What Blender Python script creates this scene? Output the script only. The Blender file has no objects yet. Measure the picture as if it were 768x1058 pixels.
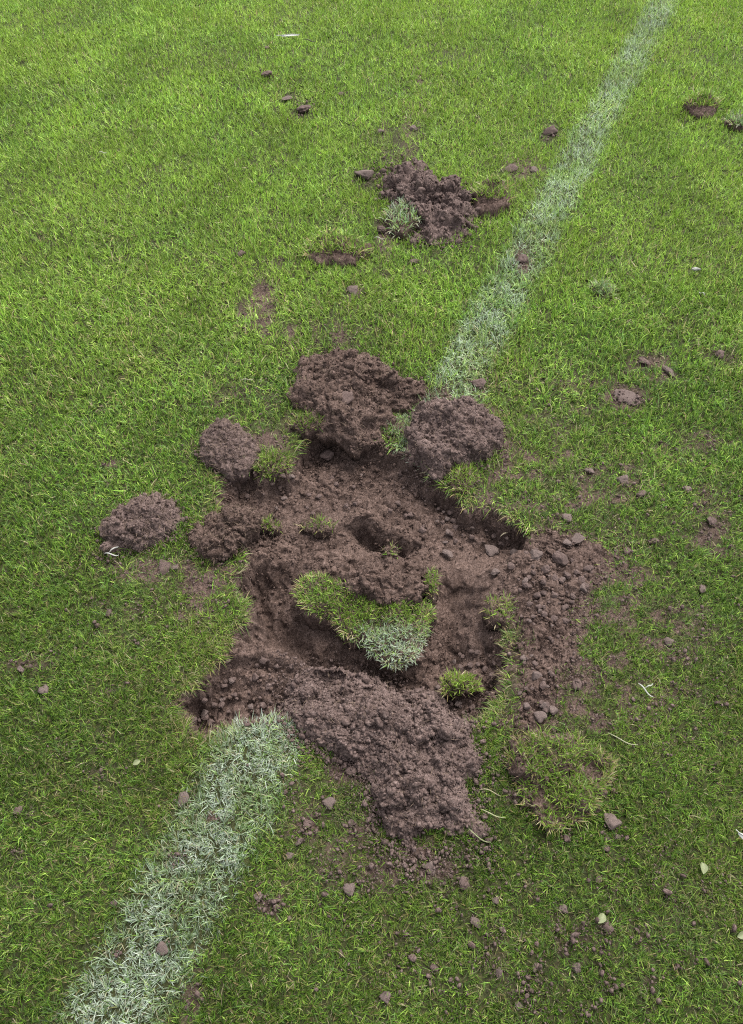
import bpy, bmesh, math
import numpy as np

# ------------------------------------------------------------------ camera, sky, sun, exposure
SC = bpy.context.scene
CAM_H, PITCH, F = 1.25, math.radians(50.3), 800.0          # metres, downward tilt, focal length in photo pixels
CX, CY = 384.0, 529.0
cam_d = bpy.data.cameras.new("camera"); cam = bpy.data.objects.new("camera", cam_d)
SC.collection.objects.link(cam); SC.camera = cam
cam.location = (0, 0, CAM_H); cam.rotation_euler = (math.pi/2 - PITCH, 0, 0)
cam_d.sensor_fit = 'VERTICAL'; cam_d.sensor_height = 24.0; cam_d.lens = 24.0*F/1058.0
cam_d.clip_start = 0.02; cam_d.clip_end = 2000

SUN_EL, SUN_AZ = math.radians(58), math.radians(35)        # azimuth measured from +Y towards +X
W = bpy.data.worlds.new("World"); SC.world = W; W.use_nodes = True
nt = W.node_tree; bg = nt.nodes["Background"]
sky = nt.nodes.new("ShaderNodeTexSky"); sky.sky_type = 'NISHITA'; sky.sun_disc = False
sky.sun_elevation = SUN_EL; sky.sun_rotation = SUN_AZ
sky.air_density = 1.0; sky.dust_density = 4.0; sky.ozone_density = 1.0
hs = nt.nodes.new("ShaderNodeHueSaturation"); hs.inputs["Saturation"].default_value = 0.25
nt.links.new(sky.outputs[0], hs.inputs["Color"]); nt.links.new(hs.outputs[0], bg.inputs[0])
bg.inputs[1].default_value = 0.14
sd = bpy.data.lights.new("sun", 'SUN'); sun = bpy.data.objects.new("sun", sd); SC.collection.objects.link(sun)
sd.energy = 1.4; sd.angle = math.radians(40); sd.color = (1.0, 0.96, 0.9)
sun.rotation_euler = (-(math.pi/2 - SUN_EL), 0, -SUN_AZ)
SC.view_settings.view_transform = 'Standard'; SC.view_settings.look = 'None'
SC.view_settings.gamma = 1.0; SC.view_settings.use_curve_mapping = False
SC.view_settings.exposure = 1.82
SC.render.engine = 'CYCLES'; SC.cycles.max_bounces = 6; SC.cycles.diffuse_bounces = 2
SC.cycles.transmission_bounces = 3; SC.cycles.use_denoising = False; SC.cycles.filter_width = 1.2

rng = np.random.default_rng(11)
sP, cP = math.sin(PITCH), math.cos(PITCH)

def at(px, py, z=0.0):
    """where the sight line of a photograph pixel meets the level z"""
    u, v = (np.asarray(px, float)-CX)/F, (np.asarray(py, float)-CY)/F
    t = (CAM_H - z)/(sP + v*cP)
    return np.stack([u*t, (cP - v*sP)*t, np.full_like(t*1.0, z)], -1)
def mpp(px, py):
    return CAM_H/(sP + (py-CY)/F*cP)/F                      # metres per photo pixel on the ground

# ------------------------------------------------------------------ noise
def _h(ix, iy, iz, seed):
    with np.errstate(over='ignore'):
        n = (ix.astype(np.int64)*374761393 + iy.astype(np.int64)*668265263 + iz.astype(np.int64)*2147483647*3 + seed*1274126177) & 0xffffffff
        n = ((n ^ (n >> 13))*1274126177) & 0xffffffff
        n = ((n ^ (n >> 16))*2246822519) & 0xffffffff
        return ((n ^ (n >> 15)) & 0xffffff)/float(0x1000000)
def vnoise2(x, y, seed=0):
    ix, iy = np.floor(x), np.floor(y); fx, fy = x-ix, y-iy
    fx = fx*fx*(3-2*fx); fy = fy*fy*(3-2*fy); z = np.zeros_like(ix)
    a, b = _h(ix, iy, z, seed), _h(ix+1, iy, z, seed); c, d = _h(ix, iy+1, z, seed), _h(ix+1, iy+1, z, seed)
    return (a+(b-a)*fx)*(1-fy) + (c+(d-c)*fx)*fy
def fbm2(x, y, scale, octv=3, seed=0):
    s = 0; a = 1; n = 0
    for o in range(octv):
        s = s + a*vnoise2(x/scale*2**o + 17.3*o, y/scale*2**o + 5.1*o, seed+o); n += a; a *= .5
    return s/n*2 - 1
def vnoise3(p, seed=0):
    i = np.floor(p); f = p-i; f = f*f*(3-2*f); r = 0
    for dx in (0, 1):
        for dy in (0, 1):
            for dz in (0, 1):
                w = (f[:, 0] if dx else 1-f[:, 0])*(f[:, 1] if dy else 1-f[:, 1])*(f[:, 2] if dz else 1-f[:, 2])
                r = r + w*_h(i[:, 0]+dx, i[:, 1]+dy, i[:, 2]+dz, seed)
    return r
def fbm3(p, scale, octv=3, seed=0):
    s = 0; a = 1; n = 0
    for o in range(octv):
        s = s + a*vnoise3(p/scale*2**o + 9.7*o, seed+o); n += a; a *= .5
    return s/n*2 - 1
def worley3(p, seed=0):
    i = np.floor(p); best = np.full(len(p), 9.0)
    for dx in (-1, 0, 1):
        for dy in (-1, 0, 1):
            for dz in (-1, 0, 1):
                c = i + np.array([dx, dy, dz])
                q = np.stack([c[:, 0]+_h(c[:, 0], c[:, 1], c[:, 2], seed), c[:, 1]+_h(c[:, 0], c[:, 1], c[:, 2], seed+7),
                              c[:, 2]+_h(c[:, 0], c[:, 1], c[:, 2], seed+13)], 1) - p
                best = np.minimum(best, (q*q).sum(1))
    return np.sqrt(best)
def chunks3(p, seed=0):
    """cell-wise random value and distance to the crack between cells"""
    i = np.floor(p); b1 = np.full(len(p), 9.0); b2 = b1.copy(); val = np.zeros(len(p))
    for dx in (-1, 0, 1):
        for dy in (-1, 0, 1):
            for dz in (-1, 0, 1):
                c = i + np.array([dx, dy, dz])
                q = np.stack([c[:, 0]+_h(c[:, 0], c[:, 1], c[:, 2], seed), c[:, 1]+_h(c[:, 0], c[:, 1], c[:, 2], seed+7),
                              c[:, 2]+_h(c[:, 0], c[:, 1], c[:, 2], seed+13)], 1) - p
                d = np.sqrt((q*q).sum(1)); k = d < b1
                b2 = np.where(k, b1, np.minimum(b2, d)); val = np.where(k, _h(c[:, 0], c[:, 1], c[:, 2], seed+21), val); b1 = np.where(k, d, b1)
    return val, b2-b1
def worley2(x, y, seed=0):
    ix, iy = np.floor(x), np.floor(y); best = np.full(x.shape, 9.0); z = np.zeros_like(ix)
    for dx in (-1, 0, 1):
        for dy in (-1, 0, 1):
            cx, cy = ix+dx, iy+dy
            best = np.minimum(best, (cx+_h(cx, cy, z, seed)-x)**2 + (cy+_h(cx, cy, z, seed+7)-y)**2)
    return np.sqrt(best)
def sstep(a, b, x):
    t = np.clip((x-a)/(b-a), 0, 1); return t*t*(3-2*t)

# ------------------------------------------------------------------ layout of the ground, from outlines traced on it
def poly(pts, z=0.0):
    p = np.array(pts, float); return at(p[:, 0], p[:, 1], z)[:, :2]
def sdf(poly_, x, y):
    """signed distance, positive inside"""
    d = np.full(x.shape, 1e9); ins = np.zeros(x.shape, bool); n = len(poly_)
    for k in range(n):
        a, b = poly_[k], poly_[(k+1) % n]; e = b-a
        wx, wy = x-a[0], y-a[1]; t = np.clip((wx*e[0]+wy*e[1])/(e @ e), 0, 1)
        d = np.minimum(d, (wx-e[0]*t)**2 + (wy-e[1]*t)**2)
        c = (a[1] > y) != (b[1] > y)
        with np.errstate(divide='ignore', invalid='ignore'):
            ins ^= c & (x < (b[0]-a[0])*(y-a[1])/(b[1]-a[1]+1e-12) + a[0])
    d = np.sqrt(d); return np.where(ins, d, -d)
def warp(x, y, seed, a1=.010, a2=.005):
    return (x + a1*fbm2(x, y, .05, 2, seed) + a2*fbm2(x, y, .014, 2, seed+5),
            y + a1*fbm2(x, y, .05, 2, seed+9) + a2*fbm2(x, y, .014, 2, seed+14))
HOLE = poly([(222, 508), (224, 486), (262, 480), (272, 492), (292, 490), (302, 470), (310, 446), (345, 445), (385, 452), (425, 470), (455, 498), (482, 520),
             (520, 533), (556, 552), (548, 575), (528, 595), (524, 640), (520, 690), (514, 728), (492, 748), (460, 752), (400, 752),
             (345, 762), (310, 746), (262, 744), (222, 762), (182, 750), (184, 724), (206, 698), (240, 662), (256, 640), (244, 612),
             (240, 590), (252, 572), (246, 552), (226, 540)])
SPILL = poly([(528, 572), (552, 556), (575, 550), (602, 560), (626, 572), (618, 602), (602, 630), (588, 660), (578, 695), (566, 742),
              (536, 748), (530, 720), (536, 690), (538, 650), (530, 625), (522, 600)])
# spots of loose earth on the turf: photo x, y, half width, half height, strength
DIRT = [(278, 452, 26, 16, .7), (300, 440, 16, 12, .8), (590, 680, 40, 70, .65), (620, 590, 30, 30, .6), (575, 640, 60, 90, .55), (600, 740, 45, 35, .55), (640, 500, 40, 22, .5), (520, 480, 60, 50, .45), (570, 510, 60, 40, .4), (735, 545, 22, 40, .55),
        (715, 455, 30, 14, .55), (646, 412, 20, 11, 1.15), (670, 374, 18, 10, .7), (743, 370, 16, 8, .7), (690, 392, 16, 9, .45), (272, 314, 13, 24, 1.15),
        (295, 342, 28, 12, .5), (290, 276, 14, 8, .4), (252, 320, 8, 16, .6), (410, 150, 30, 22, .6), (378, 184, 13, 11, .9), (569, 140, 9, 11, .9),
        (540, 176, 24, 8, .55), (540, 270, 7, 12, .8), (312, 116, 12, 8, .7), (298, 100, 12, 9, .5), (365, 302, 9, 7, .7), (165, 590, 60, 18, .45),
        (210, 600, 40, 22, .55), (250, 420, 40, 22, .3), (345, 850, 50, 60, .42), (430, 900, 55, 26, .75), (360, 800, 26, 20, .6), (560, 970, 150, 80, .22), (660, 650, 80, 110, .40), (190, 615, 50, 30, .42), (690, 940, 60, 50, .25), (120, 640, 40, 25, .3), (30, 690, 26, 16, .3), (90, 790, 40, 30, .2), (495, 410, 20, 14, .5),
        (640, 690, 60, 60, .35), (700, 640, 30, 60, .3), (600, 410, 60, 40, .25), (350, 345, 50, 20, .35), (540, 450, 60, 30, .3), (440, 410, 40, 14, .6), (400, 240, 12, 14, .6), (480, 430, 60, 40, .3),
        (545, 745, 26, 14, .8), (655, 600, 30, 30, .3), (690, 760, 40, 30, .2), (510, 610, 18, 60, .5), (200, 480, 26, 30, .2)]
for _ in range(70):                                           # small worn spots anywhere on the turf
    _a, _b = rng.uniform(0, 768), rng.uniform(20, 1050); _r = rng.uniform(3, 9)*(.45+_b/1058); DIRT.append((_a, _b, _r*rng.uniform(.8, 1.8), _r*.8, rng.uniform(.35, .65)))
def to_px(x, y):
    cz = y*cP + CAM_H*sP; cy = -(CAM_H*cP) + y*sP
    return CX + F*x/cz, CY - F*cy/cz
def dirt(x, y):
    px, py = to_px(x, y); d = np.zeros(x.shape)
    for (a, b, rx, ry, s) in DIRT:
        q = ((px-a)/rx)**2 + ((py-b)/ry)**2
        d = np.maximum(d, s*np.exp(-(q**1.4)*.8))
    return d
def gauss(x, y, px, py, sx, sy):
    c = at(px, py); return np.exp(-(((x-c[0])/sx)**2 + ((y-c[1])/sy)**2))
def path_d(pts, x, y):
    P = poly(pts); d = np.full(x.shape, 9.0)
    for a, b in zip(P[:-1], P[1:]):
        e = b-a; t = np.clip(((x-a[0])*e[0]+(y-a[1])*e[1])/(e @ e), 0, 1); d = np.minimum(d, np.hypot(x-a[0]-e[0]*t, y-a[1]-e[1]*t))
    return d
def fields(x, y):
    """height of the ground, how bare it is (0..1) and how smooth the bare soil is"""
    wx, wy = warp(x, y, 3, .017, .009)
    dh = sdf(HOLE, wx, wy); ds = sdf(SPILL, *warp(x, y, 31, .022, .010))
    soft = np.clip(gauss(x, y, 535, 600, .09, .09) + .8*gauss(x, y, 400, 760, .14, .04), 0, 1)
    steep = np.clip(gauss(x, y, 525, 548, .10, .05) + gauss(x, y, 470, 512, .07, .05) + gauss(x, y, 200, 735, .10, .08) + .8*gauss(x, y, 518, 700, .05, .10)
                    + gauss(x, y, 320, 455, .07, .05), 0, 1)
    w = .042 - .024*steep + .075*soft*(1-steep)
    px_, py_ = warp(x, y, 91, .012, .004)
    gv = path_d([(262, 590), (276, 625), (318, 664), (380, 688), (445, 692), (470, 660), (466, 600)], px_, py_)
    rd = path_d([(236, 668), (262, 664), (320, 686), (372, 694)], px_, py_)
    depth = .048 + .022*gauss(x, y, 318, 632, .14, .09) + .020*gauss(x, y, 210, 735, .06, .05)
    depth = depth + .040*np.exp(-(gv/.034)**2) - .040*np.exp(-(rd/.014)**2)
    pit = path_d([(372, 534), (392, 548), (415, 556)], px_, py_); st = path_d([(250, 560), (300, 572), (352, 580)], px_, py_)
    depth = depth + .040*np.exp(-(pit/.013)**2) - .014*np.exp(-(path_d([(366, 522), (395, 530), (430, 545)], px_, py_)/.016)**2) - .022*np.exp(-(st/.022)**2)
    depth = depth - .014*gauss(x, y, 340, 512, .16, .05) + .008*gauss(x, y, 520, 550, .07, .022)
    depth = depth - .012*gauss(x, y, 500, 600, .05, .08) - .020*gauss(x, y, 275, 690, .07, .03) + .02*gauss(x, y, 320, 462, .04, .02)
    depth = depth - .018*gauss(x, y, 420, 575, .06, .03) + .02*gauss(x, y, 455, 735, .05, .03)
    z = -depth*sstep(0, 1, dh/w)
    z = z + .012*sstep(-.02, .03, ds)*(dh < 0) + .010*sstep(-.02, .03, ds)*(dh >= 0)
    z = z + .006*fbm2(x, y, .35, 2, 77)
    bare = np.maximum(sstep(-.002, .003, dh + .008*fbm2(x, y, .02, 2, 43)), sstep(-.040, .022, ds + .022*fbm2(x, y, .03, 3, 41)))
    smooth = np.clip(1.2*gauss(x, y, 497, 602, .06, .12) + 1.2*gauss(x, y, 288, 640, .10, .07) + .6*gauss(x, y, 330, 520, .12, .04) + gauss(x, y, 465, 590, .04, .06), 0, 1)
    return z, bare, smooth, dh
def ground_z(x, y):
    return fields(np.atleast_1d(np.asarray(x, float)), np.atleast_1d(np.asarray(y, float)))[0]

# ------------------------------------------------------------------ materials
def mat(name):
    m = bpy.data.materials.new(name); m.use_nodes = True; return m, m.node_tree, m.node_tree.nodes["Principled BSDF"]
def mixrgb(nt, fac, a, b, mode='MIX'):
    n = nt.nodes.new("ShaderNodeMix"); n.data_type = 'RGBA'; n.blend_type = mode
    for s, v in ((0, fac), (6, a), (7, b)):
        if hasattr(v, 'is_output'): nt.links.new(v, n.inputs[s])
        else: n.inputs[s].default_value = v
    return n.outputs[2]
def noise_node(nt, scale, detail=4, rough=.6, coord=None):
    n = nt.nodes.new("ShaderNodeTexNoise"); n.inputs["Scale"].default_value = scale
    n.inputs["Detail"].default_value = detail; n.inputs["Roughness"].default_value = rough
    if coord: nt.links.new(coord, n.inputs["Vector"])
    return n.outputs[0]
def ramp(nt, src, p0, p1):
    n = nt.nodes.new("ShaderNodeMapRange"); n.inputs[1].default_value = p0; n.inputs[2].default_value = p1
    nt.links.new(src, n.inputs[0]); return n.outputs[0]
def soil_nodes(nt, c_dark, c_mid, c_pale):
    tc = nt.nodes.new("ShaderNodeTexCoord").outputs["Object"]
    a = ramp(nt, noise_node(nt, 16, 6, .65, tc), .40, .60)
    col = mixrgb(nt, a, c_dark, c_mid)
    b = ramp(nt, noise_node(nt, 160, 4, .7, tc), .48, .70)
    col = mixrgb(nt, b, col, c_pale)
    c = ramp(nt, noise_node(nt, 330, 3, .7, tc), .52, .40)
    col = mixrgb(nt, c, col, tuple(v*.6 for v in c_dark[:3])+(1,))
    return tc, col
def soil_mat(name, c_dark, c_mid, c_pale):
    m, nt, b = mat(name)
    tc, col = soil_nodes(nt, c_dark, c_mid, c_pale)
    nt.links.new(col, b.inputs["Base Color"]); b.inputs["Roughness"].default_value = .95
    b.inputs["Specular IOR Level"].default_value = .12
    bp = nt.nodes.new("ShaderNodeBump"); bp.inputs["Strength"].default_value = .55; bp.inputs["Distance"].default_value = .0025
    nt.links.new(noise_node(nt, 420, 5, .75, tc), bp.inputs["Height"]); nt.links.new(bp.outputs[0], b.inputs["Normal"])
    return m
M_SOIL = soil_mat("damp_earth", (0.0453, 0.0292, 0.0233, 1), (0.0782, 0.0526, 0.0427, 1), (0.1297, 0.0915, 0.0786, 1))
M_CLOD = soil_mat("dried_clod", (0.0797, 0.0586, 0.0517, 1), (0.1107, 0.0836, 0.0751, 1), (0.1594, 0.1231, 0.1109, 1))
M_DRY = soil_mat("dry_earth", (0.0597, 0.0409, 0.0359, 1), (0.0968, 0.0681, 0.0601, 1), (0.1544, 0.1148, 0.1028, 1))
# the ground: earth in the hole and spill, dark thatch under the turf, far turf beyond the reach of single blades
m, nt, b = mat("ground_earth_and_thatch"); M_GROUND = m
tc, col = soil_nodes(nt, (0.0453, 0.0292, 0.0233, 1), (0.0782, 0.0526, 0.0427, 1), (0.1297, 0.0915, 0.0786, 1))
at_ = nt.nodes.new("ShaderNodeAttribute"); at_.attribute_name = "turf"
sep = nt.nodes.new("ShaderNodeSeparateColor"); nt.links.new(at_.outputs["Color"], sep.inputs[0])
th = mixrgb(nt, ramp(nt, noise_node(nt, 120, 4, .7, tc), .4, .65), (.016, .018, .007, 1), (.036, .038, .014, 1))
far = mixrgb(nt, ramp(nt, noise_node(nt, 30, 6, .7, tc), .35, .65), (.06, .105, .016, 1), (.10, .15, .026, 1))
col = mixrgb(nt, sep.outputs[0], col, th); col = mixrgb(nt, sep.outputs[1], col, far)
nt.links.new(col, b.inputs["Base Color"]); b.inputs["Roughness"].default_value = .95; b.inputs["Specular IOR Level"].default_value = .12
bp = nt.nodes.new("ShaderNodeBump"); bp.inputs["Strength"].default_value = .55; bp.inputs["Distance"].default_value = .0025
nt.links.new(noise_node(nt, 420, 5, .75, tc), bp.inputs["Height"]); nt.links.new(bp.outputs[0], b.inputs["Normal"])
def blade_mat(name, trans, rough):
    m, nt, b = mat(name)
    a = nt.nodes.new("ShaderNodeAttribute"); a.attribute_name = "blade"
    nt.links.new(a.outputs["Color"], b.inputs["Base Color"])
    b.inputs["Roughness"].default_value = rough; b.inputs["Specular IOR Level"].default_value = .14
    t = nt.nodes.new("ShaderNodeBsdfTranslucent"); nt.links.new(a.outputs["Color"], t.inputs[0])
    mx = nt.nodes.new("ShaderNodeMixShader"); mx.inputs[0].default_value = trans
    nt.links.new(b.outputs[0], mx.inputs[1]); nt.links.new(t.outputs[0], mx.inputs[2])
    nt.links.new(mx.outputs[0], nt.nodes["Material Output"].inputs[0])
    return m
M_GRASS = blade_mat("grass_blades", .34, .42)
M_LINE = blade_mat("painted_grass_blades", .15, .7)
M_FIBRE = blade_mat("root_fibre", .1, .9)
M_STRAW = blade_mat("straw", .2, .6)
def plain(name, c, rough=.7):
    m, nt, b = mat(name); tc = nt.nodes.new("ShaderNodeTexCoord").outputs["Object"]
    k = mixrgb(nt, noise_node(nt, 300, 4, .6, tc), tuple(v*.75 for v in c)+(1,), tuple(min(1, v*1.2) for v in c)+(1,))
    nt.links.new(k, b.inputs["Base Color"]); b.inputs["Roughness"].default_value = rough; return m
M_FEATHER = plain("white_feather", (.27, .275, .25)); M_STONE = plain("pale_stone", (.16, .16, .14)); M_LEAF = plain("pale_leaf", (.10, .115, .05)); M_TWIG = plain("dark_twig", (.10, .085, .06))

# ------------------------------------------------------------------ mesh helpers
def build(name, V, quads=None, tris=None, material=None, parent=None, colattr=None, smooth=True, base=None, attr="blade"):
    V = np.asarray(V, np.float32)
    if base is not None: V = V - np.asarray(base, np.float32)
    me = bpy.data.meshes.new(name); me.vertices.add(len(V)); me.vertices.foreach_set("co", V.ravel())
    idx = []; st = []; o = 0
    if quads is not None and len(quads): idx.append(quads.ravel()); st.append(np.arange(len(quads))*4); o = len(quads)*4
    if tris is not None and len(tris): idx.append(tris.ravel()); st.append(o+np.arange(len(tris))*3)
    idx = np.concatenate(idx).astype(np.int32); st = np.concatenate(st).astype(np.int32)
    me.loops.add(len(idx)); me.loops.foreach_set("vertex_index", idx)
    me.polygons.add(len(st)); me.polygons.foreach_set("loop_start", st)
    me.update(calc_edges=True)
    if smooth: me.polygons.foreach_set("use_smooth", np.ones(len(st), bool))
    if colattr is not None:
        a = me.attributes.new(attr, 'FLOAT_COLOR', 'POINT')
        a.data.foreach_set("color", np.concatenate([colattr, np.ones((len(V), 1))], 1).astype(np.float32).ravel())
    if material: me.materials.append(material)
    ob = bpy.data.objects.new(name, me); SC.collection.objects.link(ob)
    if parent: ob.parent = parent
    return ob
def tag(o, label, cat, group=None, kind=None):
    o["label"] = label
    if cat: o["category"] = cat
    if group: o["group"] = group
    if kind: o["kind"] = kind
    return o
def thing(name, label, cat, loc, group=None):
    o = bpy.data.objects.new(name, None); SC.collection.objects.link(o)
    o.empty_display_size = .02; o.location = loc; return tag(o, label, cat, group)

def blade_mesh(P, az, L, lean, bend, Wd, col, segs=2, tip=None, twist=None):
    """grass blades: root points, heading, length, lean from the vertical, further bend, width, colour"""
    n = len(P); tw = rng.uniform(-.7, .7, n) if twist is None else twist
    p = P.copy(); rows = []; cols = []
    side = np.stack([-np.sin(az), np.cos(az), np.zeros(n)], 1)
    for i in range(segs):
        s = i/segs; a = lean + bend*s
        d = np.stack([np.sin(a)*np.cos(az), np.sin(a)*np.sin(az), np.cos(a)], 1)
        nm = np.cross(d, side); wd = side*np.cos(tw)[:, None] + nm*np.sin(tw)[:, None]
        w = (Wd*(1-.45*s)*.5)[:, None]
        rows += [p - wd*w, p + wd*w]
        c = col if tip is None else col*(1-s*.8) + tip*(s*.8)
        cols += [c, c]
        a2 = lean + bend*(s+.5/segs)
        p = p + np.stack([np.sin(a2)*np.cos(az), np.sin(a2)*np.sin(az), np.cos(a2)], 1)*(L/segs)[:, None]
    rows.append(p); cols.append(col if tip is None else tip)
    k = 2*segs+1
    V = np.stack(rows, 1).reshape(-1, 3); C = np.stack(cols, 1).reshape(-1, 3)
    b0 = (np.arange(n)*k)[:, None]; Q = []
    for i in range(segs-1): Q.append(b0 + np.array([2*i, 2*i+1, 2*i+3, 2*i+2]))
    Q = np.concatenate(Q) if Q else np.zeros((0, 4), int)
    T = b0 + np.array([2*segs-2, 2*segs-1, 2*segs])
    return V, Q, T, C
GREENS = np.array([(.073, .154, .018), (.104, .194, .022), (.145, .232, .034), (.184, .258, .050), (.049, .100, .016), (.090, .158, .042)])
STRAW = np.array([(.30, .25, .12), (.24, .19, .085), (.20, .20, .07), (.36, .32, .19)])
def grass_colour(n, x, y, yellow=0.0, straw=.06):
    """per-blade colour with slow drifts of tint over the turf"""
    g = GREENS[rng.integers(0, len(GREENS), n)]*np.clip(rng.lognormal(-.04, .46, (n, 1)), .3, 2.3)
    t = fbm2(x, y, .30, 3, 5) + .5*fbm2(x, y, .06, 2, 15)
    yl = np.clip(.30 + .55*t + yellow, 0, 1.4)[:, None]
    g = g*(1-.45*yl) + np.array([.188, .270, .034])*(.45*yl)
    g = g*(1 + .30*fbm2(x, y, .16, 3, 25))[:, None]
    k = rng.random(n) < straw*(1+.9*t)
    g[k] = STRAW[rng.integers(0, len(STRAW), k.sum())]*rng.uniform(.7, 1.1, (k.sum(), 1))
    return g

_ico = {}
def ico_variants(sub, n, amp):
    key = (sub, n, amp)
    if key in _ico: return _ico[key]
    out = []
    for v in range(n):
        if sub == 0:
            V = np.array([(1, 0, 0), (-1, 0, 0), (0, 1, 0), (0, -1, 0), (0, 0, 1), (0, 0, -1)], float)*rng.uniform(.7, 1.3, (6, 1)) + rng.normal(0, .15, (6, 3))
            T = np.array([(0, 2, 4), (2, 1, 4), (1, 3, 4), (3, 0, 4), (2, 0, 5), (1, 2, 5), (3, 1, 5), (0, 3, 5)])
        else:
            bm = bmesh.new(); bmesh.ops.create_icosphere(bm, subdivisions=sub, radius=1)
            V = np.array([x.co[:] for x in bm.verts]); T = np.array([[q.index for q in f.verts] for f in bm.faces]); bm.free()
        r = 1 + amp*fbm3(V+50*v, .9, 2, 100+v) + (amp*.5*fbm3(V+20*v, .32, 3, 300+v) if sub > 2 else 0)
        V = V*r[:, None]*np.array([1, rng.uniform(.55, 1), rng.uniform(.4, .75) if sub < 3 else rng.uniform(.55, .85)])
        if sub > 2:                                           # a few broken facets
            for _ in range(5):
                nn = rng.normal(size=3); nn /= np.linalg.norm(nn); dd = V @ nn; V = V - np.maximum(dd-.62, 0)[:, None]*nn*.85
        out.append((V, T))
    _ico[key] = out; return out
def rotmats(n):
    q = rng.normal(size=(n, 4)); q /= np.linalg.norm(q, axis=1)[:, None]; w, x, y, z = q.T
    return np.stack([1-2*(y*y+z*z), 2*(x*y-z*w), 2*(x*z+y*w), 2*(x*y+z*w), 1-2*(x*x+z*z), 2*(y*z-x*w),
                     2*(x*z-y*w), 2*(y*z+x*w), 1-2*(x*x+y*y)], 1).reshape(n, 3, 3)
def crumb_mesh(C, R, sub=1, amp=.6):
    Vs = ico_variants(sub, 8, amp); pick = rng.integers(0, 8, len(C)); VV = []; TT = []; o = 0
    for v, (V, T) in enumerate(Vs):
        k = np.where(pick == v)[0]
        if not len(k): continue
        X = np.einsum('nij,vj->nvi', rotmats(len(k)), V)*R[k][:, None, None] + C[k][:, None, :]
        VV.append(X.reshape(-1, 3)); TT.append((T[None] + (o + np.arange(len(k))*len(V))[:, None, None]).reshape(-1, 3)); o += len(k)*len(V)
    return np.concatenate(VV), np.concatenate(TT)
def crumbs(name, C, R, material, parent=None, base=None, big=.0062):
    k = R > big; VV = []; TT = []; o = 0
    for m, s in ((k, 2), (~k & (R > .0021), 1), (R <= .0021, 0)):
        if m.any():
            V, T = crumb_mesh(C[m], R[m], s); VV.append(V); TT.append(T+o); o += len(V)
    return build(name, np.concatenate(VV), None, np.concatenate(TT), material, parent, base=base, smooth=False)
def crumb_sizes(n, lo=.0012, hi=.010, p=2.2):
    u = rng.random(n); return lo*(1-u*(1-(lo/hi)**p))**(-1/p)

# lumps of earth: a closed body over a traced footprint
def lump_geo(outline, H, zlev=0.0, conform=False, seed=1, nr=34, na=110, prof=(2.6, .55), rough=1.0, tilt=(0, 0), sink=.02, centre=None, plan=None):
    P = poly(outline, zlev); c = P.mean(0) if centre is None else at(centre[0], centre[1], zlev)[:2]
    ang = np.arctan2(P[:, 1]-c[1], P[:, 0]-c[0]); rad = np.hypot(P[:, 0]-c[0], P[:, 1]-c[1]); o = np.argsort(ang)
    ang, rad = ang[o], rad[o]; th = np.linspace(-math.pi, math.pi, na, endpoint=False)
    rb = np.interp(th, np.r_[ang-2*math.pi, ang, ang+2*math.pi], np.r_[rad, rad, rad])
    ct, st_ = np.cos(th)*1.0+seed, np.sin(th)*1.0+seed*.7
    rb = rb*(1 + .13*fbm2(ct, st_, .55, 2, seed+30) + .12*fbm2(ct, st_, .16, 3, seed+31))
    rr = np.linspace(0, 1, nr)**.85
    R, TH = np.meshgrid(rr, th, indexing='ij')
    x = c[0]+R*rb[None]*np.cos(TH); y = c[1]+R*rb[None]*np.sin(TH)
    wob = 1 + .75*fbm2(x, y, .065, 3, seed+3)*min(1, rough)
    h = (1-np.clip(R, 0, 1)**prof[0])**prof[1]
    z0 = ground_z(x.ravel(), y.ravel()).reshape(x.shape) if conform else np.full(x.shape, zlev)
    z = z0 + H*h*wob + tilt[0]*(x-c[0]) + tilt[1]*(y-c[1])
    V = np.stack([x, y, z], -1)
    du = np.gradient(V, axis=0); dv = np.roll(V, -1, 1)-np.roll(V, 1, 1)
    N = np.cross(du, dv); N /= np.linalg.norm(N, axis=-1, keepdims=True)+1e-12; N[0] = (0, 0, 1)
    f = V.reshape(-1, 3)
    fw = f + .0028*np.stack([fbm3(f, .012, 2, seed+5), fbm3(f, .012, 2, seed+6), fbm3(f, .012, 2, seed+7)], 1)
    mk = sstep(-.3, .5, fbm3(f, .05, 2, seed+8))
    d = .013*fbm3(f, .040, 3, seed) + .012*mk*(.55-worley3(fw/.021, seed+1)) + .006*(1.1-mk)*(.55-worley3(fw/.0095, seed+2)) + .0035*fbm3(f, .0065, 2, seed+4)
    cv, cr = chunks3(fw/.034, seed+11); cv2, cr2 = chunks3(fw/.016, seed+12)
    d = d + .018*(cv-.45)*sstep(0, .22, cr) - .006*sstep(.14, 0, cr) + .008*(cv2-.45)*sstep(0, .12, cr2) - .003*sstep(.12, 0, cr2)
    V = V + N*(d.reshape(R.shape)*rough)[..., None]
    V[0] = V[0].mean(0)
    bot = V[-1].copy(); bot[:, :2] = c + (bot[:, :2]-c)*.86; bot[:, 2] = np.minimum(bot[:, 2], z0[-1]) - sink
    A = np.concatenate([V.reshape(-1, 3), bot, [[c[0], c[1], bot[:, 2].min()]]])
    j = np.arange(na); j2 = (j+1) % na; Q = []
    for i in range(nr): Q.append(np.stack([i*na+j, (i+1)*na+j, (i+1)*na+j2, i*na+j2], 1))
    T = np.stack([nr*na+j, np.full(na, (nr+1)*na), nr*na+j2], 1)
    Q = np.concatenate(Q)
    return A, Q, T, c, (R, TH, rb, V, N, nr, na)
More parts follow.
